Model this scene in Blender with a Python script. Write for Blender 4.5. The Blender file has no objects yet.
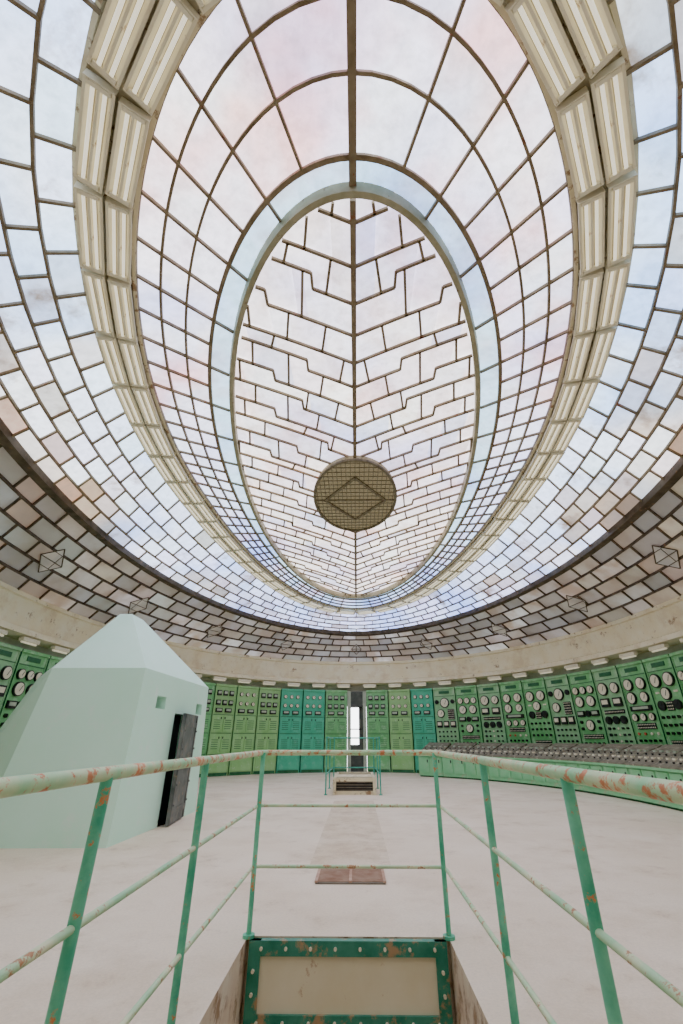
import bpy, math, random
from mathutils import Matrix, Vector
from mathutils import noise as mnoise
random.seed(7)
scene = bpy.context.scene
COL = scene.collection
H = 1.3
try:
    scene.view_settings.view_transform = 'AgX'
    scene.view_settings.look = 'AgX - Punchy'
    scene.view_settings.exposure = 1.45
except Exception as e:
    print(e)
ES = 2.15   # glow given to the frosted panes, standing in for daylight through them

# ------------------------------------------------------------------ materials
def new_mat(name):
    m = bpy.data.materials.new(name); m.use_nodes = True
    nt = m.node_tree
    b = nt.nodes['Principled BSDF']
    return m, nt, b
def noise(nt, scale, detail=6, rough=.6, coord='Object', sc=None):
    tc = nt.nodes.new('ShaderNodeTexCoord')
    n = nt.nodes.new('ShaderNodeTexNoise')
    n.inputs['Scale'].default_value = scale
    n.inputs['Detail'].default_value = detail
    n.inputs['Roughness'].default_value = rough
    if sc:
        mp = nt.nodes.new('ShaderNodeMapping'); mp.inputs['Scale'].default_value = sc
        nt.links.new(tc.outputs[coord], mp.inputs[0]); nt.links.new(mp.outputs[0], n.inputs['Vector'])
    else:
        nt.links.new(tc.outputs[coord], n.inputs['Vector'])
    return n
def ramp(nt, src, stops):
    r = nt.nodes.new('ShaderNodeValToRGB')
    e = r.color_ramp.elements
    while len(e) < len(stops): e.new(.5)
    for i, (p, c) in enumerate(stops):
        e[i].position = p; e[i].color = (c[0], c[1], c[2], 1) if not isinstance(c, (int, float)) else (c, c, c, 1)
    nt.links.new(src, r.inputs[0])
    return r
def mix(nt, fac, a, b, mode='MIX'):
    m = nt.nodes.new('ShaderNodeMix'); m.data_type = 'RGBA'; m.blend_type = mode
    for inp, val in ((m.inputs[0], fac), (m.inputs[6], a), (m.inputs[7], b)):
        if hasattr(val, 'links') or hasattr(val, 'is_output'):
            nt.links.new(val, inp)
        elif isinstance(val, (int, float)):
            inp.default_value = val
        else:
            inp.default_value = (val[0], val[1], val[2], 1)
    return m.outputs[2]
def paint(name, c1, c2, scale=3, rough=.55, chip=None, chip_scale=9, chip_lo=.60, chip_hi=.64, metallic=0, bump=.0, emit=0, chip2=None, chip3=None, grit=0):
    m, nt, b = new_mat(name)
    n = noise(nt, scale)
    col = ramp(nt, n.outputs['Fac'], [(.35, c1), (.65, c2)]).outputs[0]
    if chip:
        n2 = noise(nt, chip_scale, 8, .7)
        f = ramp(nt, n2.outputs['Fac'], [(chip_lo, 0.0), (chip_hi, 1.0)]).outputs[0]
        col = mix(nt, f, col, chip)
    for ch in (chip2, chip3):
        if ch:
            c, sc, lo, hi = ch
            n2 = noise(nt, sc, 10, .75)
            f = ramp(nt, n2.outputs['Fac'], [(lo, 0.0), (hi, 1.0)]).outputs[0]
            col = mix(nt, f, col, c)
    if grit:
        n2 = noise(nt, 45, 4, .8)
        f = ramp(nt, n2.outputs['Fac'], [(.35, 1 - grit), (.6, 1.0)]).outputs[0]
        col = mix(nt, 1.0, col, f, 'MULTIPLY')
    nt.links.new(col, b.inputs['Base Color'])
    b.inputs['Roughness'].default_value = rough
    b.inputs['Metallic'].default_value = metallic
    if emit:
        nt.links.new(col, b.inputs['Emission Color']); b.inputs['Emission Strength'].default_value = emit
    if bump:
        bn = nt.nodes.new('ShaderNodeBump'); bn.inputs['Strength'].default_value = bump
        bn.inputs['Distance'].default_value = .02
        nt.links.new(n.outputs['Fac'], bn.inputs['Height']); nt.links.new(bn.outputs[0], b.inputs['Normal'])
    return m
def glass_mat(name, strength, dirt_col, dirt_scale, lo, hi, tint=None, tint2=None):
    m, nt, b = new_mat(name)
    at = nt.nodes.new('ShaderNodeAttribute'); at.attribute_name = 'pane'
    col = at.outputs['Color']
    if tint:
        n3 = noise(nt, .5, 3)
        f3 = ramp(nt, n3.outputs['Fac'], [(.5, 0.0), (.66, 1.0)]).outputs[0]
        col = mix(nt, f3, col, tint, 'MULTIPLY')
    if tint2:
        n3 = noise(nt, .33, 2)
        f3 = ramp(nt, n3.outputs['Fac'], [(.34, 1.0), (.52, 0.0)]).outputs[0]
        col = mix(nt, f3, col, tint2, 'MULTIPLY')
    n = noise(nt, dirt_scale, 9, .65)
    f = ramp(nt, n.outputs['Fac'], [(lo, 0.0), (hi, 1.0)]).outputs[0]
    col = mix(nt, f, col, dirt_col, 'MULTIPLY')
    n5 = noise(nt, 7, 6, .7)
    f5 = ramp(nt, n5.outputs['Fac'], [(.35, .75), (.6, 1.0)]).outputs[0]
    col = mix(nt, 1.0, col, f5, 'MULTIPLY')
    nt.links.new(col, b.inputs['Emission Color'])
    b.inputs['Emission Strength'].default_value = strength * ES  # panes emit their own colour; no daylight passes through
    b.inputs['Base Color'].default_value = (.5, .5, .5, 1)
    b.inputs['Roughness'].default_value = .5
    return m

M = {}
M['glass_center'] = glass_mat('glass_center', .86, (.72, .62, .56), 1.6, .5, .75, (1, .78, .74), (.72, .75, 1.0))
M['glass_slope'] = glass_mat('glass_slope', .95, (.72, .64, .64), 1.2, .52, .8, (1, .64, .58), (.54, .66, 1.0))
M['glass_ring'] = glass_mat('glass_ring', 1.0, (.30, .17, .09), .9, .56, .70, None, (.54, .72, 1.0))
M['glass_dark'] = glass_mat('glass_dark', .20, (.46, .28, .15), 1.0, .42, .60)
M['bar'] = paint('glazing_bar_metal', (.17, .125, .07), (.30, .23, .14), 4, .6, (.24, .10, .05), 6)
M['bar_dark'] = paint('glazing_bar_dark', (.06, .048, .033), (.13, .10, .07), 4, .6, (.2, .11, .06), 6)
M['rim'] = paint('oval_rim_paint', (.30, .28, .16), (.45, .41, .27), 3, .6, (.22, .15, .09), 5)
M['curb'] = paint('lamp_curb_paint', (.66, .57, .36), (.80, .72, .50), 2, .7, (.34, .22, .12), 4, .56, .62)
M['lamp_body'] = paint('lamp_enamel', (.86, .78, .56), (.93, .88, .68), 3, .4, (.42, .26, .12), 6, .62, .70)
M['lamp_slot'] = paint('lamp_shadow_slot', (.34, .28, .17), (.46, .40, .26), 3, .5)
M['tube'] = paint('lamp_tube', (.90, .84, .66), (.95, .90, .74), 3, .25, emit=.6)  # glow added as if lit; the tubes themselves are off
M['cornice'] = paint('cornice_plaster', (.91, .80, .54), (.96, .89, .68), 1.5, .8, (.80, .67, .45), 1.4, .50, .64, bump=.2, chip2=((.46, .33, .20), 2.4, .60, .64), chip3=((.36, .25, .15), 9, .64, .68))
M['wall'] = paint('wall_plaster', (.55, .55, .45), (.68, .66, .55), 1.5, .8)
M['floor'] = paint('floor_screed', (.84, .70, .53), (.92, .80, .64), .6, .6, (.72, .57, .41), 1.0, .48, .72, chip2=((.54, .41, .28), 2.0, .58, .78), chip3=((.55, .41, .27), 14, .66, .72), grit=.12)
M['slab'] = paint('floor_patch', (.76, .61, .43), (.84, .71, .54), 1.2, .6, (.58, .43, .28), 3, .46, .70, grit=.2)
M['mint'] = paint('booth_mint_paint', (.60, .94, .74), (.65, .96, .79), .8, .6, (.72, .93, .80), 2.2, .56, .7)
M['mint_light'] = paint('booth_roof_paint', (.66, .95, .78), (.71, .97, .83), .8, .6)
M['door_dark'] = paint('booth_door_steel', (.06, .07, .065), (.17, .18, .165), 3, .5, (.26, .19, .13), 7, .56, .66)
M['rail_top'] = paint('rail_worn_paint', (.34, .68, .38), (.74, .76, .48), 5, .5, (.60, .22, .09), 18, .54, .59, chip2=((.70, .25, .10), 5, .56, .61))
M['rail'] = paint('rail_pale_paint', (.38, .70, .42), (.78, .80, .54), 5, .5, (.50, .24, .11), 20, .56, .61)
M['post'] = paint('post_green_paint', (.05, .44, .26), (.24, .72, .48), 5, .45, (.74, .24, .08), 14, .59, .63)
M['post_dark'] = paint('far_rail_teal_paint', (.03, .32, .22), (.07, .44, .31), 5, .5, (.4, .2, .1), 14, .62, .66)
M['green'] = paint('cabinet_green', (.13, .44, .14), (.24, .57, .24), 1.0, .5, (.40, .66, .38), 3, .52, .7)
M['green_pale'] = paint('cabinet_green_faded', (.22, .50, .21), (.33, .60, .32), 1.2, .55, (.46, .64, .40), 3, .5, .7)
M['green_seam'] = paint('cabinet_seam_green', (.02, .11, .04), (.04, .16, .07), 3, .5)
M['green_light'] = paint('cabinet_yellow_green', (.26, .54, .18), (.36, .62, .26), 1.6, .55, (.48, .62, .38), 5)
M['teal'] = paint('cabinet_teal', (.05, .45, .25), (.10, .54, .32), 1.6, .5, (.16, .55, .37), 4, .55, .7)
M['desk_green'] = paint('desk_front_green', (.20, .56, .26), (.30, .62, .34), 2, .5, (.48, .46, .28), 5, .58, .68)
M['desk_top'] = paint('desk_top_grey', (.13, .115, .08), (.28, .25, .18), 4, .5, (.5, .44, .33), 8, .56, .66)
M['black'] = paint('bakelite_and_recess_black', (.012, .012, .012), (.03, .03, .03), 5, .35)
M['dial'] = paint('dial_white', (.80, .73, .52), (.91, .85, .66), 5, .4)
M['dial_green'] = paint('dial_panel_grey', (.40, .46, .34), (.50, .55, .42), 5, .4)
M['red'] = paint('indicator_red', (.5, .06, .04), (.6, .1, .06), 5, .3)
M['steel_green'] = paint('hatch_green_steel', (.03, .22, .15), (.08, .33, .23), 5, .5, (.48, .32, .18), 7, .53, .60)
M['hatch_beige'] = paint('hatch_beige_panel', (.86, .78, .54), (.93, .87, .66), 2, .6, (.66, .52, .32), 5)
M['pit'] = paint('pit_concrete', (.72, .56, .40), (.86, .76, .60), 3, .8, (.42, .27, .16), 5, .52, .62)
M['rust'] = paint('rusty_grate', (.42, .24, .16), (.58, .40, .30), 6, .8)
M['medal'] = paint('medallion_lattice', (.14, .115, .06), (.30, .25, .15), 30, .6, emit=.38)  # glow put into the plate in place of light through the lattice
M['medal_bar'] = paint('medallion_bar', (.09, .07, .035), (.17, .14, .08), 6, .6, emit=.1)  # weaker glow put into the bars as well
M['white'] = paint('white_enamel', (.80, .72, .50), (.88, .82, .62), 4, .5, (.5, .4, .28), 7)
M['small_tube'] = paint('small_lamp_tube', (.82, .74, .54), (.88, .82, .64), 3, .3, emit=.25)  # glow added to brighten the panels under the cornice
M['dark_wood'] = paint('door_frame_dark', (.05, .06, .05), (.09, .1, .08), 4, .5)
M['jamb'] = paint('door_jamb_paint', (.34, .40, .30), (.46, .50, .38), 4, .5)
M['dark_step'] = paint('dark_step_concrete', (.12, .10, .07), (.22, .19, .14), 4, .7)

# ------------------------------------------------------------------ mesh builder
class MB:
    def __init__(s): s.v = []; s.f = []; s.m = []; s.c = []
    def face(s, pts, m=0, c=None):
        i = len(s.v); s.v += [tuple(p) for p in pts]; s.f.append(tuple(range(i, i + len(pts)))); s.m.append(m); s.c.append(c)
    def box(s, c, sz, m=0, mat=None):
        cx, cy, cz = c; x, y, z = sz[0] / 2, sz[1] / 2, sz[2] / 2
        P = [Vector((cx + a * x, cy + b * y, cz + d * z)) for d in (-1, 1) for b in (-1, 1) for a in (-1, 1)]
        if mat: P = [mat @ p for p in P]
        i = len(s.v); s.v += [tuple(p) for p in P]
        for q in ((0, 2, 3, 1), (4, 5, 7, 6), (0, 1, 5, 4), (2, 6, 7, 3), (0, 4, 6, 2), (1, 3, 7, 5)):
            s.f.append(tuple(i + k for k in q)); s.m.append(m); s.c.append(None)
    def cyl(s, c, r, h, axis='Z', n=16, m=0, mcap=None, r2=None):
        r2 = r if r2 is None else r2
        def P(a, rr, hh):
            x, y = rr * math.cos(a), rr * math.sin(a)
            if axis == 'Z': q = (x, y, hh)
            elif axis == 'Y': q = (x, hh, -y)
            else: q = (hh, x, y)
            return (c[0] + q[0], c[1] + q[1], c[2] + q[2])
        A = [P(2 * math.pi * k / n, r, -h / 2) for k in range(n)]
        B = [P(2 * math.pi * k / n, r2, h / 2) for k in range(n)]
        i = len(s.v); s.v += A + B
        for k in range(n):
            s.f.append((i + k, i + (k + 1) % n, i + n + (k + 1) % n, i + n + k)); s.m.append(m); s.c.append(None)
        mc = m if mcap is None else mcap
        s.f.append(tuple(i + k for k in reversed(range(n)))); s.m.append(mc); s.c.append(None)
        s.f.append(tuple(i + n + k for k in range(n))); s.m.append(mc); s.c.append(None)
    def bar(s, p, q, w, d, m=0, up=Vector((0, 0, 1))):
        p = Vector(p); q = Vector(q); t = q - p
        if t.length < 1e-4: return
        t.normalize(); side = t.cross(up)
        if side.length < 1e-3: side = t.cross(Vector((0, 1, 0)))
        side.normalize(); u = side.cross(t)
        i = len(s.v)
        for e in (p, q):
            for a, b in ((-1, -1), (1, -1), (1, 1), (-1, 1)):
                s.v.append(tuple(e + side * (a * w / 2) + u * (b * d / 2)))
        for f in ((0, 1, 5, 4), (1, 2, 6, 5), (2, 3, 7, 6), (3, 0, 4, 7), (3, 2, 1, 0), (4, 5, 6, 7)):
            s.f.append(tuple(i + k for k in f)); s.m.append(m); s.c.append(None)
    def tube(s, path, r, n=12, m=0, closed=False):
        P = [Vector(p) for p in path]; N = len(P); i0 = len(s.v)
        for k in range(N):
            if closed: t = (P[(k + 1) % N] - P[k - 1])
            else: t = P[min(k + 1, N - 1)] - P[max(k - 1, 0)]
            t.normalize()
            ref = Vector((0, 0, 1)) if abs(t.z) < .95 else Vector((1, 0, 0))
            a = t.cross(ref).normalized(); b = a.cross(t)
            for j in range(n):
                an = 2 * math.pi * j / n
                s.v.append(tuple(P[k] + (a * math.cos(an) + b * math.sin(an)) * r))
        for k in range(N if closed else N - 1):
            k2 = (k + 1) % N
            for j in range(n):
                s.f.append((i0 + k * n + j, i0 + k * n + (j + 1) % n, i0 + k2 * n + (j + 1) % n, i0 + k2 * n + j)); s.m.append(m); s.c.append(None)
        if not closed:
            s.f.append(tuple(i0 + j for j in range(n))); s.m.append(m); s.c.append(None)
            s.f.append(tuple(i0 + (N - 1) * n + j for j in reversed(range(n)))); s.m.append(m); s.c.append(None)
    def obj(s, name, mats, parent=None, smooth=False, **props):
        me = bpy.data.meshes.new(name); me.from_pydata(s.v, [], s.f)
        for k in mats: me.materials.append(M[k])
        me.polygons.foreach_set('material_index', s.m)
        if any(c is not None for c in s.c):
            at = me.attributes.new('pane', 'FLOAT_COLOR', 'CORNER')
            i = 0
            for f, c in zip(s.f, s.c):
                c = c or (1, 1, 1)
                for _ in f:
                    at.data[i].color = (c[0], c[1], c[2], 1); i += 1
        if smooth:
            me.polygons.foreach_set('use_smooth', [True] * len(s.f))
        me.update()
        o = bpy.data.objects.new(name, me); COL.objects.link(o)
        if smooth:
            md = o.modifiers.new('es', 'EDGE_SPLIT'); md.split_angle = math.radians(40)
        if parent: o.parent = parent
        for k, v in props.items(): o[k] = v
        return o
def empty(name, loc=(0, 0, 0), **props):
    e = bpy.data.objects.new(name, None); e.empty_display_size = .1
    e.location = loc; COL.objects.link(e)
    for k, v in props.items(): e[k] = v
    return e
def place_copy(tmpl, mat):
    r = tmpl.copy(); COL.objects.link(r); r.matrix_world = mat
    for ch in tmpl.children:
        c = ch.copy(); c.parent = r; COL.objects.link(c)
    return r
def remove_tree(o):
    for c in list(o.children): bpy.data.objects.remove(c)
    bpy.data.objects.remove(o)

# ------------------------------------------------------------------ rings
class Ring:
    def __init__(s, a, c, bf, bn, z, pf=1.0, pn=1.0):
        s.a, s.c, s.bf, s.bn, s.z, s.pf, s.pn = a, c, bf, bn, z, pf, pn
    def __call__(s, t, off=0, dz=0):
        def P(t):
            st, ct = math.sin(t), math.cos(t)
            p = s.pf if ct > 0 else s.pn
            return Vector((s.a * math.copysign(abs(st) ** p, st), s.c + (s.bf if ct > 0 else s.bn) * ct, 0))
        p = P(t)
        if off:
            n = s.normal(t); p = p + n * off
        p.z = s.z + dz
        return p
    def normal(s, t):
        e = 1e-3
        d = s(t + e) - s(t - e); d.z = 0; d.normalize()
        return Vector((-d.y, d.x, 0))
    def samples(s, n, off=0):
        K = 2000; L = [0]; prev = s(0, off)
        for k in range(1, K + 1):
            q = s(2 * math.pi * k / K, off); L.append(L[-1] + (q - prev).length); prev = q
        if n is None or n < 0:
            n = int(L[-1] / (-n))
        out = []; j = 0
        for i in range(n):
            tgt = L[-1] * (i / n)
            while L[j + 1] < tgt: j += 1
            f = (tgt - L[j]) / max(1e-9, L[j + 1] - L[j])
            out.append(2 * math.pi * (j + f) / K)
        return out
    def length(s):
        K = 1000; return sum((s(2 * math.pi * k / K) - s(2 * math.pi * (k + 1) / K)).length for k in range(K))

WALL = Ring(9.35, 11.5, 11.75, 13.6, 0)
R0 = Ring(8.9, 11.5, 11.3, 13.1, 4.77)
R1 = Ring(6.6, 10.3, 11.7, 11.6, 6.1, 1.10)
LAMP = Ring(4.32, 8.9, 12.30, 8.4, 7.0, 1.0)
R4 = Ring(2.95, 11.4, 8.4, 8.55, 7.35)
LO = .30

def jitter(c, a=.03):
    k = 1 + random.uniform(-a, a)
    return tuple(max(.01, min(1.2, x * k + random.uniform(-a, a) * .4 * min(1, x * 2))) for x in c)

def zone(pfun, rows, ts_rows, colfun, glass, bar, name, label, barw=.045, bard=.05, extra=None, rings=True, wob=0):
    g = MB(); b = MB()
    for r in range(rows):
        s0, s1 = r / rows, (r + 1) / rows
        ts = list(ts_rows[r]); n = len(ts)
        if wob:
            ts = [t + random.uniform(-wob, wob) * 2 * math.pi / n for t in ts]; ts.sort()
        for i in range(n):
            t0 = ts[i]; t1 = ts[(i + 1) % n]
            if t1 <= t0: t1 += 2 * math.pi
            A, B, C, D = pfun(t0, s0), pfun(t1, s0), pfun(t1, s1), pfun(t0, s1)
            g.face([A, B, C, D], 0, colfun((t0 + t1) / 2, (s0 + s1) / 2, (A + C) / 2))
            dn = Vector((0, 0, -bard / 2))
            b.bar(A + dn, D + dn, barw, bard)
            if rings and r > 0: b.bar(A + dn, B + dn, barw, bard)
    if extra: extra(g, b)
    o = g.obj(name, [glass], kind='structure', label=label)
    b.obj('glazing_bar', [bar], parent=o)
    return o

# central oval (window_1): leaf-vein glazing, closed staggered panes
def win_center():
    g = MB(); b = MB(); z = R4.z + .02
    a, c, bb = R4.a, R4.c, 8.46
    n = 128
    ring = [Vector((a * math.sin(2 * math.pi * k / n), c + bb * math.cos(2 * math.pi * k / n), z + .03)) for k in range(n)]
    g.face(ring, 0, (.86, .80, .84))
    ylo, yhi = c - bb, c + bb
    step = .60
    jog_x = [1.05, 1.65, .62, 1.35, 2.0, .85, 1.5]
    cross0 = [.58, .32, .74, .46, .18]
    def vein(k, x, after=False):
        Y = ylo + .30 + k * step
        u = max(0, min(1.15, k * step / (yhi - ylo)))
        y = Y - (.40 + .85 * u) * x + (.02 + .03 * u) * x * x
        jx = jog_x[k % 7]
        if x > jx or (after and x == jx): y -= .25
        return y
    inside = lambda x, y: (x / a) ** 2 + ((y - c) / bb) ** 2 < 1
    V = lambda x, y, s: Vector((s * x, y, z))
    dn = Vector((0, 0, -.03)); BW = .038
    def seg(x0, y0, x1, y1, s):
        N = 8; run = None; last = None
        for q in range(N + 1):
            x = x0 + (x1 - x0) * q / N; y = y0 + (y1 - y0) * q / N
            if inside(x, y):
                if run is None: run = (x, y)
                last = (x, y)
            elif run is not None: break
        if run and last and run != last:
            b.bar(V(*run, s) + dn, V(*last, s) + dn, BW, .05)
    K = int((yhi - ylo) / step) + 5
    for sgn in (-1, 1):
        for k in range(-1, K):
            jx = jog_x[k % 7]; jx2 = jog_x[(k + 1) % 7]
            xs = [i * .3 for i in range(11)]
            pts = sorted(set(xs + [jx]))
            for x0, x1 in zip(pts[:-1], pts[1:]):
                seg(x0, vein(k, x0, True), x1, vein(k, x1), sgn)
            seg(jx, vein(k, jx), jx, vein(k, jx, True), sgn)
            cr = []; x = cross0[k % 5]
            while x < a:
                if abs(x - jx) > .10 and abs(x - jx2) > .10: cr.append(x)
                x += .58
            for x in cr:
                seg(x, vein(k, x), x + .10, vein(k + 1, x + .10), sgn)
            br = sorted(set(xs + cr + [jx, jx2])); col = None
            for x0, x1 in zip(br[:-1], br[1:]):
                if col is None or x0 in cr:
                    col = jitter(random.choice([(.86, .79, .84), (.90, .87, .94), (.84, .76, .80), (.98, .95, .95), (.66, .69, .86), (.90, .81, .80)]), .06)
                q = [(x0, vein(k, x0, True)), (x1, vein(k, x1)), (x1, vein(k + 1, x1)), (x0, vein(k + 1, x0, True))]
                if all(inside(*u) for u in q):
                    g.face([V(*u, sgn) for u in q], 0, col)
    b.bar((0, ylo, z - .05), (0, yhi, z - .05), .08, .10)
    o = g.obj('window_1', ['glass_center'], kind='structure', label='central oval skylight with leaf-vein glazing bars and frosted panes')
    b.obj('glazing_bar', ['bar'], parent=o)
    r = MB(); ts = [2 * math.pi * k / 160 for k in range(160)]
    for k in range(160):
        t0, t1 = ts[k], ts[(k + 1) % 160]
        r.face([R4(t0, -.02, -.16), R4(t1, -.02, -.16), R4(t1, -.02, .06), R4(t0, -.02, .06)])
        r.face([R4(t0, .06, -.16), R4(t1, .06, -.16), R4(t1, -.02, -.16), R4(t0, -.02, -.16)])
        r.face([R4(t0, .09, .0), R4(t1, .09, .0), R4(t1, .06, -.16), R4(t0, .06, -.16)])
    r.obj('trim_1', ['rim'], kind='structure', label='painted metal rim around the central oval skylight')
win_center()

# sloped zone (window_2)
NS = 76; SUB = 4
tsr = R4.samples(NS)
KN = 1440
LP = [LAMP(2 * math.pi * k / KN, -LO - .06, .03) for k in range(KN)]
def lamp_param(t):
    p = R4(t, .09); nn = R4.normal(t)
    best = None
    for k, q in enumerate(LP):
        d = (q - p); d.z = 0
        al = d.dot(nn)
        if al <= 0: continue
        e = abs(d.x * nn.y - d.y * nn.x) + .02 * al
        if best is None or e < best[0]: best = (e, k)
    tn = 2 * math.pi * best[1] / KN
    dlt = (tn - t + math.pi) % (2 * math.pi) - math.pi
    return t + dlt * .6
tl = [lamp_param(t) for t in tsr]
def win_slope():
    g = MB(); b = MB()
    n = NS
    A_ = tsr + [2 * math.pi]; B_ = tl + [tl[0] + 2 * math.pi]
    near_b = [0, .15, .54, .82, 1.0]; side_b = [0, .27, .52, .76, 1.0]
    def P(u, r):
        u = u % n; i = int(u); f = u - i
        ta = A_[i] * (1 - f) + A_[i + 1] * f; tb = B_[i] * (1 - f) + B_[i + 1] * f
        wgt = max(0, -math.cos(ta)) ** 4
        s = near_b[r] * wgt + side_b[r] * (1 - wgt)
        return R4(ta, .09, 0).lerp(LAMP(tb, -LO - .04, .03), s)
    dn = Vector((0, 0, -.03))
    for r in range(4):
        for i in range(n):
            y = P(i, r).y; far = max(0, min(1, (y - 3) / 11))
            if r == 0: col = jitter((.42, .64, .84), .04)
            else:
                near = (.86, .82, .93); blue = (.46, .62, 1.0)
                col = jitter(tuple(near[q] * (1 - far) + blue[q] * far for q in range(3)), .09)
            for q in range(SUB):
                u0, u1 = i + q / SUB, i + (q + 1) / SUB
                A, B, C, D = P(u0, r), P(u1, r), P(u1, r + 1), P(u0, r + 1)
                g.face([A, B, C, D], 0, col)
                b.bar(D + dn, C + dn, .06 if r == 0 else .034, .06)
            A, D = P(i, r), P(i, r + 1)
            if not (r == 0 and i % 2): b.bar(A + dn, D + dn, .032, .05)
    b.bar(R4(math.pi, .09, -.05), LAMP(math.pi, -LO - .04, -.03), .09, .10)
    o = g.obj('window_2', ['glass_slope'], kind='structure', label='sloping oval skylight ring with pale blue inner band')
    b.obj('glazing_bar', ['bar'], parent=o)
win_slope()

def p3(t, s): return LAMP(t, LO, -.02).lerp(R1(t, 0, 0), s ** .9)
def stag(ring, n, rows):
    base = ring.samples(n * 2); out = []
    for r in range(rows): out.append(base[0::2] if r % 2 == 0 else base[1::2])
    return out
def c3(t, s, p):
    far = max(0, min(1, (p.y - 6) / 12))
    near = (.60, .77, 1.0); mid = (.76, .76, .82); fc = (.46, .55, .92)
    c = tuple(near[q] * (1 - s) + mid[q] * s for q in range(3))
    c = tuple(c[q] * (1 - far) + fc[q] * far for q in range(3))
    nz = mnoise.noise(Vector((p.x * .6, p.y * .42, 3.1))) * .5 + .5
    nz2 = mnoise.noise(Vector((p.x * 1.6, p.y * 1.3, 9.1))) * .5 + .5
    flank = math.exp(-((p.y - 8.0) / 4.0) ** 2)
    st = max(0, min(1, (nz * .6 + nz2 * .4 - .50 + (s - .45) * .42 * flank) * 4.5)) * (1 - .6 * far) * random.uniform(.45, 1.1)
    br = random.choice([(.20, .085, .035), (.10, .045, .02), (.26, .13, .06), (.40, .25, .14)])
    c = tuple(x * (y ** st) for x, y in zip(c, br))
    return jitter(c, .07)
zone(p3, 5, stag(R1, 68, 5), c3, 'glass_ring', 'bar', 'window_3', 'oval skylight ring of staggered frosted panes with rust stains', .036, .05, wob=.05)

def p4(t, s): return R1(t, .1, -.05).lerp(R0(t, 0, 0), s)
def c4(t, s, p):
    far = max(0, min(1, (p.y - 7) / 12))
    a = random.choice([(.22, .17, .11), (.36, .27, .16), (.12, .09, .06), (.54, .44, .30), (.18, .20, .19), (.05, .045, .04), (.30, .17, .07), (.24, .11, .04)])
    f = random.choice([(.34, .33, .35), (.46, .43, .42), (.14, .13, .14), (.72, .71, .74), (.22, .21, .22), (.30, .24, .18)])
    c = tuple(a[q] * (1 - far) + f[q] * far for q in range(3))
    return jitter(c, .08)
def dia(g, b):
    for t in R0.samples(16):
        dt = .036
        def Q(dt, s): return p4(t + dt, s) + Vector((0, 0, -.062))
        pts = [Q(-dt, .5), Q(0, .32), Q(dt, .5), Q(0, .68)]
        ctr = Q(0, .5)
        cl = [(.30, .26, .20), (.17, .15, .12), (.24, .20, .15), (.14, .12, .10)]
        for k in range(4):
            b.bar(pts[k], pts[(k + 1) % 4], .028, .02)
            g.face([pts[k], pts[(k + 1) % 4], ctr], 0, cl[k])
        b.bar(pts[0], pts[2], .02, .02)
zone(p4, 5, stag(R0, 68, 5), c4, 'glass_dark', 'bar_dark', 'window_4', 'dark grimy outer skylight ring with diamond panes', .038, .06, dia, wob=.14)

def ring_band(name, segs, mats, label, n=200):
    mb = MB()
    for k in range(n):
        t0, t1 = 2 * math.pi * k / n, 2 * math.pi * (k + 1) / n
        for j in range(len(segs) - 1):
            mb.face([segs[j](t0), segs[j](t1), segs[j + 1](t1), segs[j + 1](t0)])
    return mb.obj(name, mats, kind='structure', label=label, smooth=False)
ring_band('trim_2', [lambda t: LAMP(t, -LO - .05, .08), lambda t: LAMP(t, -LO - .05, -.05), lambda t: LAMP(t, -LO, -.05), lambda t: LAMP(t, -LO + .02, .02),
                     lambda t: LAMP(t, LO - .02, .02), lambda t: LAMP(t, LO, -.05), lambda t: LAMP(t, LO + .10, -.05), lambda t: LAMP(t, LO + .10, .06)],
          ['curb'], 'cream painted oval curb carrying the fluorescent fixtures')
ring_band('trim_3', [lambda t: R1(t, -.04, .04), lambda t: R1(t, -.04, -.14), lambda t: R1(t, .12, -.18), lambda t: R1(t, .12, .0)],
          ['bar_dark'], 'dark oval beam between skylight rings')
ring_band('trim_4', [lambda t: R0(t, .02, .05), lambda t: R0(t, -.08, .0), lambda t: R0(t, -.08, -.10), lambda t: R0(t, .0, -.12), lambda t: R0(t, .06, -.8),
                     lambda t: R0(t, -.12, -.86), lambda t: R0(t, -.14, -1.0), lambda t: R0(t, .1, -1.04), lambda t: R0(t, .5, -1.04)],
          ['cornice'], 'cream plaster cornice with peeling paint')

def medallion():
    e = empty('ceiling_medallion', (0, 10.45, R4.z - .12), label='round brass-brown lattice medallion with diamond motif under skylight', category='ceiling ornament')
    m = MB(); n = 48
    A = lambda k, s, z: Vector((1.12 * s * math.sin(2 * math.pi * k / n), 1.95 * s * math.cos(2 * math.pi * k / n), z))
    m.face([A(k, 1, 0) for k in range(n)])
    for k in range(n):
        m.face([A(k, 1, 0), A(k + 1, 1, 0), A(k + 1, 1, .12), A(k, 1, .12)])
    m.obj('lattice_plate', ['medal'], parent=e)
    d = MB()
    for k in range(n): d.bar(A(k, 1, -.02), A(k + 1, 1, -.02), .07, .05)
    q = [Vector((0, 1.95 * .6, -.03)), Vector((1.12 * .75, 0, -.03)), Vector((0, -1.95 * .6, -.03)), Vector((-1.12 * .75, 0, -.03))]
    for k in range(4): d.bar(q[k], q[(k + 1) % 4], .07, .04)
    d.bar((-1.1, 0, -.02), (1.1, 0, -.02), .05, .03)
    for j in range(-9, 10):
        y = j * .2
        w = 1.12 * math.sqrt(max(0, 1 - (y / 1.95) ** 2))
        d.bar((-w, y, -.005), (w, y, -.005), .018, .02)
        x = j * .115; h = 1.95 * math.sqrt(max(0, 1 - (x / 1.12) ** 2))
        d.bar((x, -h, -.005), (x, h, -.005), .018, .02)
    d.obj('lattice_bar', ['medal_bar'], parent=e)
medallion()

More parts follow.
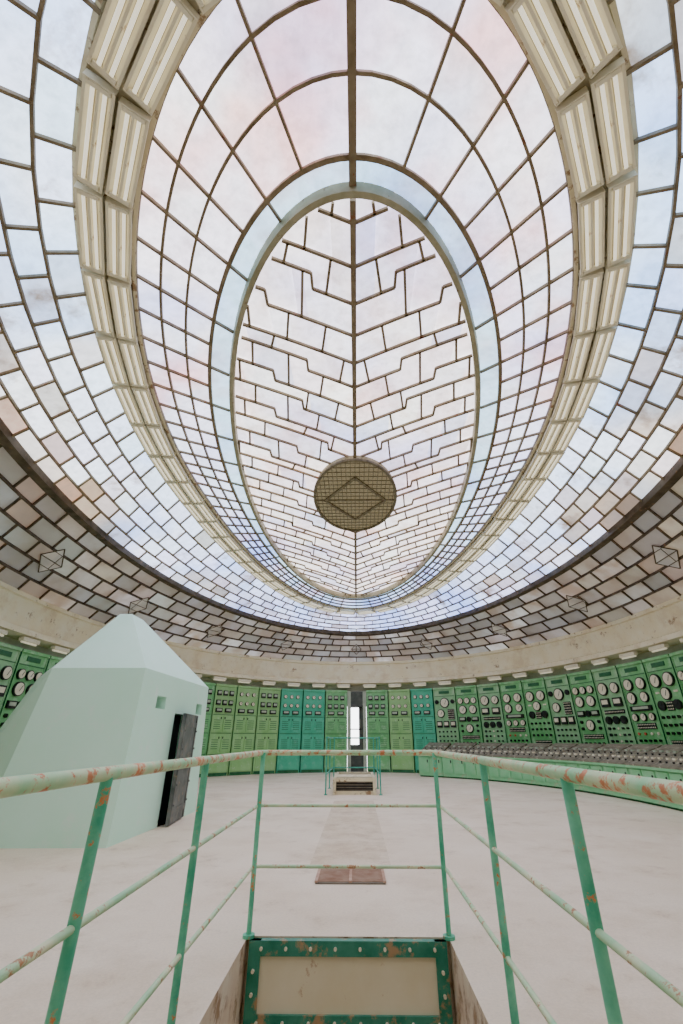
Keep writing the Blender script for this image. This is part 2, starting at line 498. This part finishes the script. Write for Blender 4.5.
# fluorescent fixtures
def fixtures():
    tm = empty('fluorescent_fixture', label='cream twin-tube fluorescent fixture on the oval curb', category='ceiling light', group='fluorescent fixtures on the oval curb')
    h = MB(); L = 1.0
    prof = [(-.115, .0), (-.142, -.09), (-.142, -.11), (-.114, -.11), (-.080, -.07), (-.03, -.07), (-.013, -.12), (.013, -.12), (.03, -.07), (.080, -.07), (.114, -.11), (.142, -.11), (.142, -.09), (.115, .0)]
    for j in range(len(prof) - 1):
        (y0, z0), (y1, z1) = prof[j], prof[j + 1]
        h.face([(-L / 2, y0, z0), (L / 2, y0, z0), (L / 2, y1, z1), (-L / 2, y1, z1)], 1 if z0 == -.07 and z1 == -.07 else 0)
    for sx in (-1, 1): h.box((sx * L / 2, 0, -.06), (.012, .284, .12))
    h.obj('housing', ['lamp_body', 'lamp_slot'], parent=tm)
    for sx in (-1, 1):
        c = MB(); c.box((sx * .3, 0, .03), (.04, .05, .08)); c.obj('bracket', ['curb'], parent=tm)
    for sx in (-1, 1):
        c = MB(); c.box((sx * (L / 2 - .03), 0, -.105), (.04, .21, .04)); c.obj('end_cap', ['lamp_body'], parent=tm)
    for sy in (-1, 1):
        c = MB(); c.cyl((0, sy * .055, -.105), .020, L - .1, 'X', 10); c.obj('tube', ['tube'], parent=tm, smooth=True)
    n = round(LAMP.length() / 1.08)
    ts = LAMP.samples(n); ts.append(2 * math.pi)
    for off in (-.158, .158):
        for i in range(n):
            ta, tb = ts[i], ts[i + 1]; t = (ta + tb) / 2
            pa, pb = LAMP(ta, off), LAMP(tb, off)
            ln = (pb - pa).length
            turn = abs(LAMP.normal(ta).angle(LAMP.normal(tb)))
            sx = (ln - .03 - turn * .30) / L
            if sx < .2: continue
            p = (pa + pb) / 2; p.z = LAMP.z - .045 - random.uniform(0, .02)
            xx = (pa - pb); xx.z = 0; xx.normalize(); nn = Vector((-xx.y, xx.x, 0))
            mt = Matrix(((xx.x, nn.x, 0, p.x), (xx.y, nn.y, 0, p.y), (0, 0, 1, p.z), (0, 0, 0, 1))) @ Matrix.Rotation(random.uniform(-.06, .06), 4, 'X') @ Matrix.Diagonal((sx, 1, 1, 1))
            place_copy(tm, mt)
    remove_tree(tm)
fixtures()

# ------------------------------------------------------------------ floor & walls
PX0, PX1, PY0, PY1 = -.83, .67, .8, 4.33
QX0, QX1, QY0, QY1 = -.55, .45, 13.9, 16.4
def floor():
    m = MB(); xs = [-11, PX0, QX0, QX1, PX1, 11]; ys = [-4, PY0, PY1, QY0, QY1, 26]
    for i in range(5):
        for j in range(5):
            cx, cy = (xs[i] + xs[i + 1]) / 2, (ys[j] + ys[j + 1]) / 2
            if PX0 < cx < PX1 and PY0 < cy < PY1: continue
            if QX0 < cx < QX1 and QY0 < cy < QY1: continue
            m.face([(xs[i], ys[j], 0), (xs[i + 1], ys[j], 0), (xs[i + 1], ys[j + 1], 0), (xs[i], ys[j + 1], 0)])
    m.obj('floor', ['floor'], kind='structure', label='pale worn screed floor')
    s = MB(); s.box((-.09, 9.4, .002), (.95, 6.0, .004)); s.obj('trim_5', ['slab'], kind='structure', label='faint worn patched strip in the floor')
    w = MB()
    for (x0, x1, y0, y1, d) in ((PX0, PX1, PY0, PY1, 2.2), (QX0, QX1, QY0, QY1, 2.2)):
        w.face([(x0, y0, 0), (x0, y1, 0), (x0, y1, -d), (x0, y0, -d)])
        w.face([(x1, y0, 0), (x1, y1, 0), (x1, y1, -d), (x1, y0, -d)])
        w.face([(x0, y0, 0), (x1, y0, 0), (x1, y0, -d), (x0, y0, -d)])
        w.face([(x0, y1, 0), (x1, y1, 0), (x1, y1, -d), (x0, y1, -d)])
        w.face([(x0, y0, -d), (x1, y0, -d), (x1, y1, -d), (x0, y1, -d)])
    w.obj('wall_pit', ['pit'], kind='structure', label='stained concrete sides of the floor openings')
floor()
def walls():
    m = MB(); n = 240
    for k in range(n):
        t0, t1 = 2 * math.pi * k / n, 2 * math.pi * (k + 1) / n
        tc = (t0 + t1) / 2
        x = WALL(tc).x
        zb = 0
        if abs(x) < .42 and math.cos(tc) > 0: zb = 2.75
        A, B = WALL(t0), WALL(t1)
        m.face([(A.x, A.y, zb), (B.x, B.y, zb), (B.x, B.y, 3.8), (A.x, A.y, 3.8)])
    m.obj('wall_back', ['wall'], kind='structure', label='curved plaster wall behind the control panels')
    d = MB()
    yb = WALL(0).y
    for sx in (-1, 1): d.box((sx * .37, yb - .25, 1.70), (.16, .5, 3.4), 1)
    d.box((0, yb - .25, 3.05), (.60, .45, .7))
    d.box((.19, yb - .28, 1.35), (.20, .06, 2.7)); d.box((0, yb - .28, 1.75), (.58, .06, .04))
    d.box((0, yb - .28, .55), (.58, .05, 1.1))
    d.obj('door_1', ['dark_wood', 'jamb'], kind='structure', label='dark framed doorway open to bright daylight')
walls()
w = bpy.data.worlds.new('w'); scene.world = w; w.use_nodes = True
w.node_tree.nodes['Background'].inputs[0].default_value = (.95, .97, 1, 1)
w.node_tree.nodes['Background'].inputs[1].default_value = 4

# ------------------------------------------------------------------ cabinets
def arc_positions(ring, spacing, start, side, count):
    K = 4000; out = []; acc = 0; prev = ring(0); tgt = start
    for k in range(1, K):
        t = side * math.pi * k / K
        q = ring(t); acc += (q - prev).length; prev = q
        if acc >= tgt:
            out.append(t); tgt += spacing
            if len(out) == count: break
    return out
def frame(ring, t, off=0, z=0):
    p = ring(t, off); n = ring.normal(t)
    if n.dot(p - Vector((0, ring.c, p.z))) < 0: n = -n
    x = Vector((n.y, -n.x, 0))
    return Matrix(((x.x, n.x, 0, p.x), (x.y, n.y, 0, p.y), (0, 0, 1, z), (0, 0, 0, 1)))
CW = 1.06; CH = 3.45; CD = .38
def g_round(parent, x, z, r, face='dial', name='round_gauge'):
    m = MB(); y = -CD - .03
    m.cyl((x, y, z), r, .07, 'Y', 20, 0)
    m.cyl((x, y - .037, z), r * .84, .006, 'Y', 20, 1)
    m.bar((x, y - .044, z - r * .3), (x + r * .45, y - .044, z + r * .5), .014, .006, 0, Vector((0, 1, 0)))
    return m.obj(name, ['black', face], parent=parent)
def g_square(parent, x, z, w, h, face='dial', name='square_meter'):
    m = MB(); y = -CD - .03
    m.box((x, y, z), (w, .07, h), 0)
    m.box((x, y - .037, z + h * .08), (w * .74, .008, h * .5), 1)
    return m.obj(name, ['black', face], parent=parent)
def g_knob(parent, x, z, r=.035, mat='black', name='switch_knob'):
    m = MB(); m.cyl((x, -CD - .03, z), r, .06, 'Y', 12, 0); m.box((x, -CD - .07, z), (.014, .03, r * 1.8), 0)
    return m.obj(name, [mat], parent=parent)
def g_lamp(parent, x, z, mat='red', r=.028):
    m = MB(); m.cyl((x, -CD - .02, z), r, .04, 'Y', 12, 0, r2=r * .7)
    return m.obj('indicator_lamp', [mat], parent=parent)
def g_strip(parent, x, z, w, h):
    m = MB(); m.box((x, -CD - .015, z), (w, .03, h), 0)
    nx = max(1, int(w / .06)); nz = max(1, int(h / .07))
    for i in range(nx):
        for j in range(nz):
            m.box((x - w / 2 + (i + .5) * w / nx, -CD - .035, z - h / 2 + (j + .5) * h / nz), (.025, .015, .03), 1)
    return m.obj('key_strip', ['black', 'dial'], parent=parent)
def body(parent, mat, rows, seam='green_seam'):
    m = MB(); w = CW - .015
    m.box((0, -CD / 2, CH / 2), (w, CD, CH), 0)
    for x in (-w / 2 + .02, w / 2 - .02): m.box((x, -CD - .006, CH / 2), (.03, .03, CH), 0)
    for z in rows: m.box((0, -CD - .004, z), (w, .02, .02), 1)
    for x in (-w / 2 + .003, w / 2 - .003): m.box((x, -CD - .01, CH / 2), (.008, .03, CH), 1)
    m.box((0, -CD + .02, .06), (w, .06, .12), 1)
    m.box((0, -CD - .02, CH - .04), (w, .06, .08), 0)
    return m.obj('body', [mat, seam], parent=parent)
def plate(parent, x, z, w, h, mat='dial', name='name_plate'):
    m = MB(); m.box((x, -CD - .01, z), (w, .02, h)); return m.obj(name, [mat], parent=parent)

def tmpl_gauge(var):
    mt = 'green' if var % 2 == 0 else 'green_pale'
    e = empty('control_cabinet', category='control panel', group='gauge panels along the curved wall', label='green steel control panel with white dials and black switches' if var % 2 == 0 else 'faded green steel control panel with cream dials and switches')
    body(e, mt, [.9, 3.08])
    plate(e, 0, 3.24, .5, .12, 'green_seam')
    if var == 0:
        for x in (-.25, .25): g_round(e, x, 2.82, .19)
        g_round(e, 0, 2.46, .17)
        plate(e, -.34, 2.50, .14, .05); plate(e, .34, 2.50, .14, .05)
        for x in (-.29, .29): g_round(e, x, 2.16, .13, 'black')
        g_strip(e, 0, 2.14, .24, .24)
        for z in (1.86, 1.66, 1.46):
            for x in (-.38, -.19, .0, .19, .38): g_knob(e, x, z, .04)
        g_strip(e, 0, 1.18, .7, .22)
    elif var == 1:
        g_round(e, -.23, 2.80, .20); g_round(e, .26, 2.80, .17)
        for x in (-.26, .24): g_square(e, x, 2.38, .34, .26)
        g_strip(e, 0, 2.10, .8, .12)
        for x in (-.3, 0, .3): g_round(e, x, 1.86, .12, 'black')
        for z in (1.62, 1.44, 1.26, 1.08):
            g_knob(e, -.36, z, .045); g_knob(e, -.18, z, .035); g_lamp(e, .0, z, 'dial', .035); g_knob(e, .18, z, .035); g_knob(e, .36, z, .03)
    elif var == 2:
        for z in (2.82, 2.44): g_round(e, -.25, z, .175); g_round(e, .25, z, .15 if z < 2.5 else .175)
        g_square(e, -.0, 2.14, .8, .14, 'dial_green')
        for x in (-.32, .0, .32): g_round(e, x, 1.90, .11, 'dial')
        g_strip(e, 0, 1.66, .7, .16)
        for x in (-.36, -.12, .12, .36): g_lamp(e, x, 1.46, 'red' if x < 0 else 'dial', .04)
        for z in (1.28, 1.10):
            for x in (-.36, -.18, 0, .18, .36): g_knob(e, x, z, .035)
    elif var == 3:
        g_round(e, 0, 2.80, .21)
        for x in (-.38, .38): g_round(e, x, 2.84, .09, 'black')
        g_round(e, -.22, 2.36, .17); g_strip(e, .26, 2.32, .30, .42)
        for x in (-.32, 0, .32):
            g_square(e, x, 1.92, .24, .26)
        for z in (1.62, 1.44, 1.26, 1.08):
            for x in (-.36, -.18, 0, .18, .36): g_knob(e, x, z, .034)
    else:
        for x in (-.32, 0, .32): g_round(e, x, 2.84, .13)
        for x in (-.24, .24): g_round(e, x, 2.48, .18)
        for x in (-.3, .3): g_square(e, x, 2.10, .3, .18, 'dial_green')
        g_round(e, 0, 2.10, .10, 'black')
        g_round(e, 0, 1.74, .17)
        for z in (1.84, 1.64):
            for x in (-.36, .36): g_knob(e, x, z, .05)
        g_strip(e, 0, 1.40, .8, .14)
        for z in (1.20, 1.05):
            for x in (-.36, -.18, 0, .18, .36): g_knob(e, x, z, .032)
    m = MB(); m.box((0, -CD - .012, .5), (.86, .025, .62)); m.obj('access_door', [mt], parent=e)
    return e
def tmpl_relay(mat, var, label):
    e = empty('relay_cabinet', category='control panel', group='relay cabinets on the far wall', label=label)
    body(e, mat, [.78, 1.55, 2.25])
    for z in (3.1, 2.72):
        for x in (-.32, -.02, .28):
            if var % 2: g_square(e, x, z, .2, .2, 'dial_green')
            else: g_round(e, x, z, .08, 'dial')
    for x in (-.25, .2): g_square(e, x, 2.42, .3, .16, 'dial_green')
    for i, x in enumerate((-.26, .26)):
        for j, z in enumerate((1.16, 1.9)):
            m = MB(); m.box((x, -CD - .012, z), (.44, .025, .58), 0)
            for q in range(5): m.box((x, -CD - .028, z - .18 + q * .08), (.30, .012, .02), 1)
            m.box((x + .17 * (1 if i == 0 else -1), -CD - .035, z + .22), (.03, .03, .08), 2)
            m.obj('louver_door', [mat, 'green_seam', 'black'], parent=e)
    m = MB(); m.box((0, -CD - .012, .43), (.86, .025, .55)); m.obj('access_door', [mat], parent=e)
    return e
G = [tmpl_gauge(i) for i in range(5)]
GS = [0, 2, 1, 3, 4, 1, 2, 0, 3, 4, 1, 2, 0, 4, 1, 3, 0, 2]
Rl = {'g': tmpl_relay('green', 1, 'green relay cabinet with small meters above louvered doors'),
      't': tmpl_relay('teal', 0, 'teal relay cabinet with round meters above louvered doors'),
      'y': tmpl_relay('green_light', 1, 'faded yellow-green relay cabinet with louvered doors'),
      'y2': tmpl_relay('green_light', 0, 'faded yellow-green relay cabinet with louvered doors')}
FR = Ring(8.86, 11.5, 11.26, 13.1, 0)
for k, t in enumerate(arc_positions(FR, CW + .03, .45 + CW / 2, 1, 18)):
    tm = (Rl['g'], Rl['y2'], Rl['t'])[k] if k < 3 else G[GS[k]]
    place_copy(tm, frame(FR, t, CD + .03))
for k, t in enumerate(arc_positions(FR, CW + .03, .45 + CW / 2, -1, 18)):
    seq = ['g', 't', 't', 'y', 'y2', 'y', 'g']
    tm = Rl[seq[k]] if k < 7 else G[GS[k]]
    place_copy(tm, frame(FR, t, CD + .03))
for e in G + list(Rl.values()): remove_tree(e)

def cornice_lights():
    tm = empty('cornice_light', category='wall light', group='small lights under the cornice', label='small cream enamel strip light under the cornice')
    m = MB(); m.box((0, 0, -.05), (.62, .14, .10)); m.obj('housing', ['white'], parent=tm)
    m = MB(); m.cyl((0, 0, -.12), .03, .56, 'X', 8); m.obj('tube', ['small_tube'], parent=tm)
    for side in (1, -1):
        for t in arc_positions(R0, 1.25, .65, side, 17):
            place_copy(tm, frame(R0, t, -.06, 3.72))
    remove_tree(tm)
cornice_lights()

# ------------------------------------------------------------------ control desk
def desks():
    tm = empty('control_desk', category='control desk', group='curved control desk units', label='green control desk unit with sloping grey-brown instrument top')
    W = 1.02; D = 1.1
    m = MB()
    m.box((0, D / 2, .40), (W, D - .06, .70), 0); m.box((0, D / 2, .04), (W, D - .2, .08), 1)
    m.box((0, .0, .735), (W, .07, .05), 0)
    m.obj('body', ['desk_green', 'green_seam'], parent=tm)
    m = MB()
    P = [(-.03, .76), (-.03, .80), (.75, 1.08), (D, 1.20), (D, .74)]
    for j in range(len(P)):
        (y0, z0), (y1, z1) = P[j], P[(j + 1) % len(P)]
        m.face([(-W / 2, y0, z0), (W / 2, y0, z0), (W / 2, y1, z1), (-W / 2, y1, z1)])
    for sx in (-1, 1): m.face([(sx * W / 2, y, z) for y, z in P])
    m.obj('desk_top', ['desk_top'], parent=tm)
    for x in (-.25, .25):
        m = MB(); m.box((x, .02, .42), (.44, .03, .52), 0); m.box((x + .15, .0, .55), (.03, .03, .1), 1)
        m.obj('door', ['desk_green', 'black'], parent=tm)
    for r in range(4):
        for x in (-.38, -.14, .12, .36):
            y = .12 + r * .18; z = .80 + (y + .03) * .36
            m = MB()
            if r in (1, 3): m.box((x + .03 * r, y, z + .01), (.09, .07, .04), 0)
            else: m.cyl((x, y, z + .015), .024, .04, 'Z', 10, 0)
            m.obj('desk_meter' if r in (1, 3) else 'desk_switch', ['dial' if r == 1 else ('dial_green' if r == 3 else 'black')], parent=tm)
    DR = Ring(6.6, 11.5, 9.4, 10, 0)
    for t in arc_positions(DR, 1.03, 3.1, 1, 13):
        place_copy(tm, frame(DR, t))
    remove_tree(tm)
desks()

# ------------------------------------------------------------------ booth
def booth():
    hgt = 2.35
    V = [(-5.25, 7.2), (-3.42, 7.25), (-3.33, 10.6), (-4.5, 12.3), (-7.1, 11.4), (-7.15, 8.6)]   # base
    T = [(-5.02, 7.4), (-3.47, 7.4), (-3.38, 10.5), (-4.5, 12.0), (-6.3, 11.1), (-6.2, 8.8)]    # eaves
    ap = (-5.0, 9.3)
    e = empty('guard_booth', (-4.9, 9.6, 0), category='booth', label='mint green faceted concrete booth with steel door and slit windows')
    O = Vector((-4.9, 9.6, 0))
    def L(x, y, z): return Vector((x, y, z)) - O
    m = MB(); n = len(V)
    for k in range(n):
        k2 = (k + 1) % n
        def W(s, z, k=k, k2=k2):
            f = z / hgt
            x0 = V[k][0] * (1 - f) + T[k][0] * f; y0 = V[k][1] * (1 - f) + T[k][1] * f
            x1 = V[k2][0] * (1 - f) + T[k2][0] * f; y1 = V[k2][1] * (1 - f) + T[k2][1] * f
            return L(x0 + (x1 - x0) * s, y0 + (y1 - y0) * s, z)
        if k == 1:
            xs = [0, .20, .32, .47, .76, .80, .91, 1]
            zs = [0, 1.74, 1.78, 1.98, hgt]
            for i in range(len(xs) - 1):
                for j in range(len(zs) - 1):
                    sc = (xs[i] + xs[i + 1]) / 2; zc = (zs[j] + zs[j + 1]) / 2
                    hole = (.47 < sc < .76 and zc < 1.74) or (.20 < sc < .32 and 1.78 < zc < 1.98) or (.80 < sc < .91 and 1.78 < zc < 1.98)
                    if not hole:
                        m.face([W(xs[i], zs[j]), W(xs[i + 1], zs[j]), W(xs[i + 1], zs[j + 1]), W(xs[i], zs[j + 1])])
            inn = Vector((-.25, 0, 0))
            for (s0, s1, z0, z1) in ((.47, .76, 0, 1.74), (.20, .32, 1.78, 1.98), (.80, .91, 1.78, 1.98)):
                q = [W(s0, z0), W(s1, z0), W(s1, z1), W(s0, z1)]
                for i in range(4):
                    m.face([q[i], q[(i + 1) % 4], q[(i + 1) % 4] + inn, q[i] + inn])
                m.face([p + inn for p in q], 1)  # black back painted as the darkness inside the openings
        else:
            m.face([W(0, 0), W(1, 0), W(1, hgt), W(0, hgt)])
    m.obj('body', ['mint', 'black'], parent=e)
    r = MB(); sc = .16; h2 = 3.66
    U = [(ap[0] + (v[0] - ap[0]) * sc, ap[1] + (v[1] - ap[1]) * sc) for v in T]
    for k in range(n):
        a, b = T[k], T[(k + 1) % n]; c, d = U[k], U[(k + 1) % n]
        r.face([L(*a, hgt), L(*b, hgt), L(*d, h2), L(*c, h2)])
    r.face([L(*u, h2) for u in U])
    r.obj('roof', ['mint_light'], parent=e)
    hx, hy = -3.34, 9.80
    d = MB()
    mt = Matrix.Translation(L(hx, hy, 0)) @ Matrix.Rotation(math.radians(6), 4, 'Z')
    d.box((.02, -.5, .88), (.05, 1.0, 1.72), 0, mt)
    for z in (.2, .88, 1.56): d.box((.05, -.5, z), (.02, .98, .09), 0, mt)
    for y in (-.05, -.95): d.box((.05, y, .88), (.02, .07, 1.7), 0, mt)
    for y in (-.05, -.95):
        for z in (.3, .6, 1.15, 1.45): d.box((.07, y, z), (.02, .03, .03), 0, mt)
    dd = d.obj('door', ['door_dark'], parent=e)
    hnd = MB(); hnd.box((.09, -.85, .95), (.05, .16, .04), 0, mt); hnd.obj('handle', ['rust'], parent=dd)
booth()

# ------------------------------------------------------------------ railings
def rail_path(x0, x1, y0, y1, z, r=.10):
    ys = [y0 + (y1 - r - y0) * k / 10 for k in range(11)]
    p = [(x0, y, z) for y in ys]
    for k in range(1, 6):
        a = math.pi / 2 * k / 6; p.append((x0 + r * (1 - math.cos(a)), y1 - r + r * math.sin(a), z))
    p.append((x0 + r, y1, z)); p.append((x1 - r, y1, z))
    for k in range(1, 6):
        a = math.pi / 2 * k / 6; p.append((x1 - r + r * math.sin(a), y1 - r + r * math.cos(a), z))
    p += [(x1, y, z) for y in reversed(ys)]
    return p
def railing(x0, x1, y0, y1, posts, label, top='rail_top', mid='rail', pm='post', hh=1.2, rm=.0125):
    e = empty('railing', ((x0 + x1) / 2, (y0 + y1) / 2, 0), category='railing', label=label)
    ox, oy = e.location.x, e.location.y
    sh = lambda pp: [(p[0] - ox, p[1] - oy, p[2]) for p in pp]
    m = MB(); m.tube(sh(rail_path(x0, x1, y0, y1, hh)), .022, 14); m.obj('handrail', [top], parent=e, smooth=True)
    for z, rr in ((hh * .675, rm), (hh * .3375, rm)):
        m = MB(); m.tube(sh(rail_path(x0, x1, y0, y1, z, .06)), rr, 10); m.obj('rail', [mid], parent=e, smooth=True)
    for (x, y) in posts:
        m = MB(); m.tube([(x - ox, y - oy, 0), (x - ox, y - oy, hh)], .019, 12)
        m.cyl((x - ox, y - oy, .01), .045, .02, 'Z', 12)
        m.obj('post', [pm], parent=e, smooth=True)
RX0, RX1 = -.84, .69
railing(RX0, RX1, -.6, 4.36, [(RX0 + .02, 4.30), (RX1 - .02, 4.30), (RX0, 2.75), (RX1, 2.75), (RX0, 1.68), (RX1, 1.68), (RX0, .2), (RX1, .2)],
        'worn pale green tubular railing with rust around the floor opening')
railing(-.85, .62, 13.6, 17.2, [(-.85, 13.65), (.62, 13.65), (-.85, 15.4), (.62, 15.4), (-.8, 17.1), (.57, 17.1)],
        'teal green tubular railing around the far stair opening', 'post_dark', 'post_dark', 'post_dark', 1.36, .018)

def hatch():
    y = PY1 - .06; xc = (PX0 + PX1) / 2; W = PX1 - PX0 - .06
    e = empty('hatch_panel', (xc, y, -1.0), category='hatch', label='riveted green steel frame with beige panel in the floor opening')
    m = MB(); t = .085
    z0, z1 = -.9, 1.0
    m.box((0, 0, z1 - t / 2), (W, .05, t)); m.box((0, 0, z0 + t / 2), (W, .05, t))
    for s in (-1, 1): m.box((s * (W / 2 - t / 2), -.003, (z0 + z1) / 2), (t, .05, z1 - z0))
    m.box((0, .0, z1 - .42), (W, .05, .075))
    m.obj('frame', ['steel_green'], parent=e)
    m = MB(); m.box((0, .01, (z0 + z1) / 2), (W - .1, .03, z1 - z0 - .1)); m.obj('panel', ['hatch_beige'], parent=e)
    for x in [i * W / 8 - W / 2 + W / 16 for i in range(8)]:
        for zz in (z1 - .042, z1 - .42):
            m = MB(); m.cyl((x, -.03, zz), .011, .02, 'Y', 10); m.obj('rivet', ['hatch_beige'], parent=e)
    for s in (-1, 1):
        for z in (.84, .72):
            m = MB(); m.cyl((s * (W / 2 - .042), -.035, z), .011, .02, 'Y', 10); m.obj('rivet', ['hatch_beige'], parent=e)
hatch()
def grate():
    m = MB(); cx, cy = -.08, 5.92
    m.box((cx, cy, .008), (.72, .56, .012), 1)
    for k in range(12): m.box((cx, cy - .24 + k * .044, .018), (.68, .018, .012), 0)
    for s in (-1, 0, 1): m.box((cx + s * .35, cy, .02), (.03, .56, .016), 0)
    m.obj('floor_grate', ['rust', 'dark_step'], label='rusty rectangular floor grate set in the screed', category='grate')
grate()
def far_box():
    e = empty('stair_hatch', (-.08, 13.8, 0), category='hatch', label='low concrete stair hatch with dark slatted front')
    m = MB()
    for s in (-1, 1): m.box((s * .54, 1.2, .19), (.08, 2.7, .38))
    m.box((0, .0, .34), (1.1, .10, .08)); m.box((0, .0, .04), (1.1, .10, .08)); m.box((0, 2.5, .19), (1.1, .1, .38))
    m.obj('frame', ['curb'], parent=e)
    m = MB(); m.box((0, .03, .19), (1.0, .03, .24)); m.obj('recess_dark', ['black'], parent=e)  # black sheet painted as the dark recess behind the slats
    for k in range(4):
        m = MB(); m.box((0, -.01, .10 + k * .06), (1.0, .03, .018)); m.obj('slat', ['dark_step'], parent=e)
    m = MB(); m.box((0, .9, .36), (1.02, .9, .04)); m.obj('cover', ['curb'], parent=e)
far_box()

# ------------------------------------------------------------------ camera
cd = bpy.data.cameras.new('cam'); cam = bpy.data.objects.new('cam', cd); COL.objects.link(cam)
cam.location = (0, 0, H)
cd.sensor_fit = 'VERTICAL'; cd.sensor_height = 36; cd.sensor_width = 24
cd.lens = 430 / 1024 * 36
cd.shift_x = -7.5 / 1024
cd.clip_start = .05
pitch = math.atan(.53); yaw = math.radians(.95)
cam.rotation_euler = (math.pi / 2 + pitch, 0, yaw)
scene.camera = cam
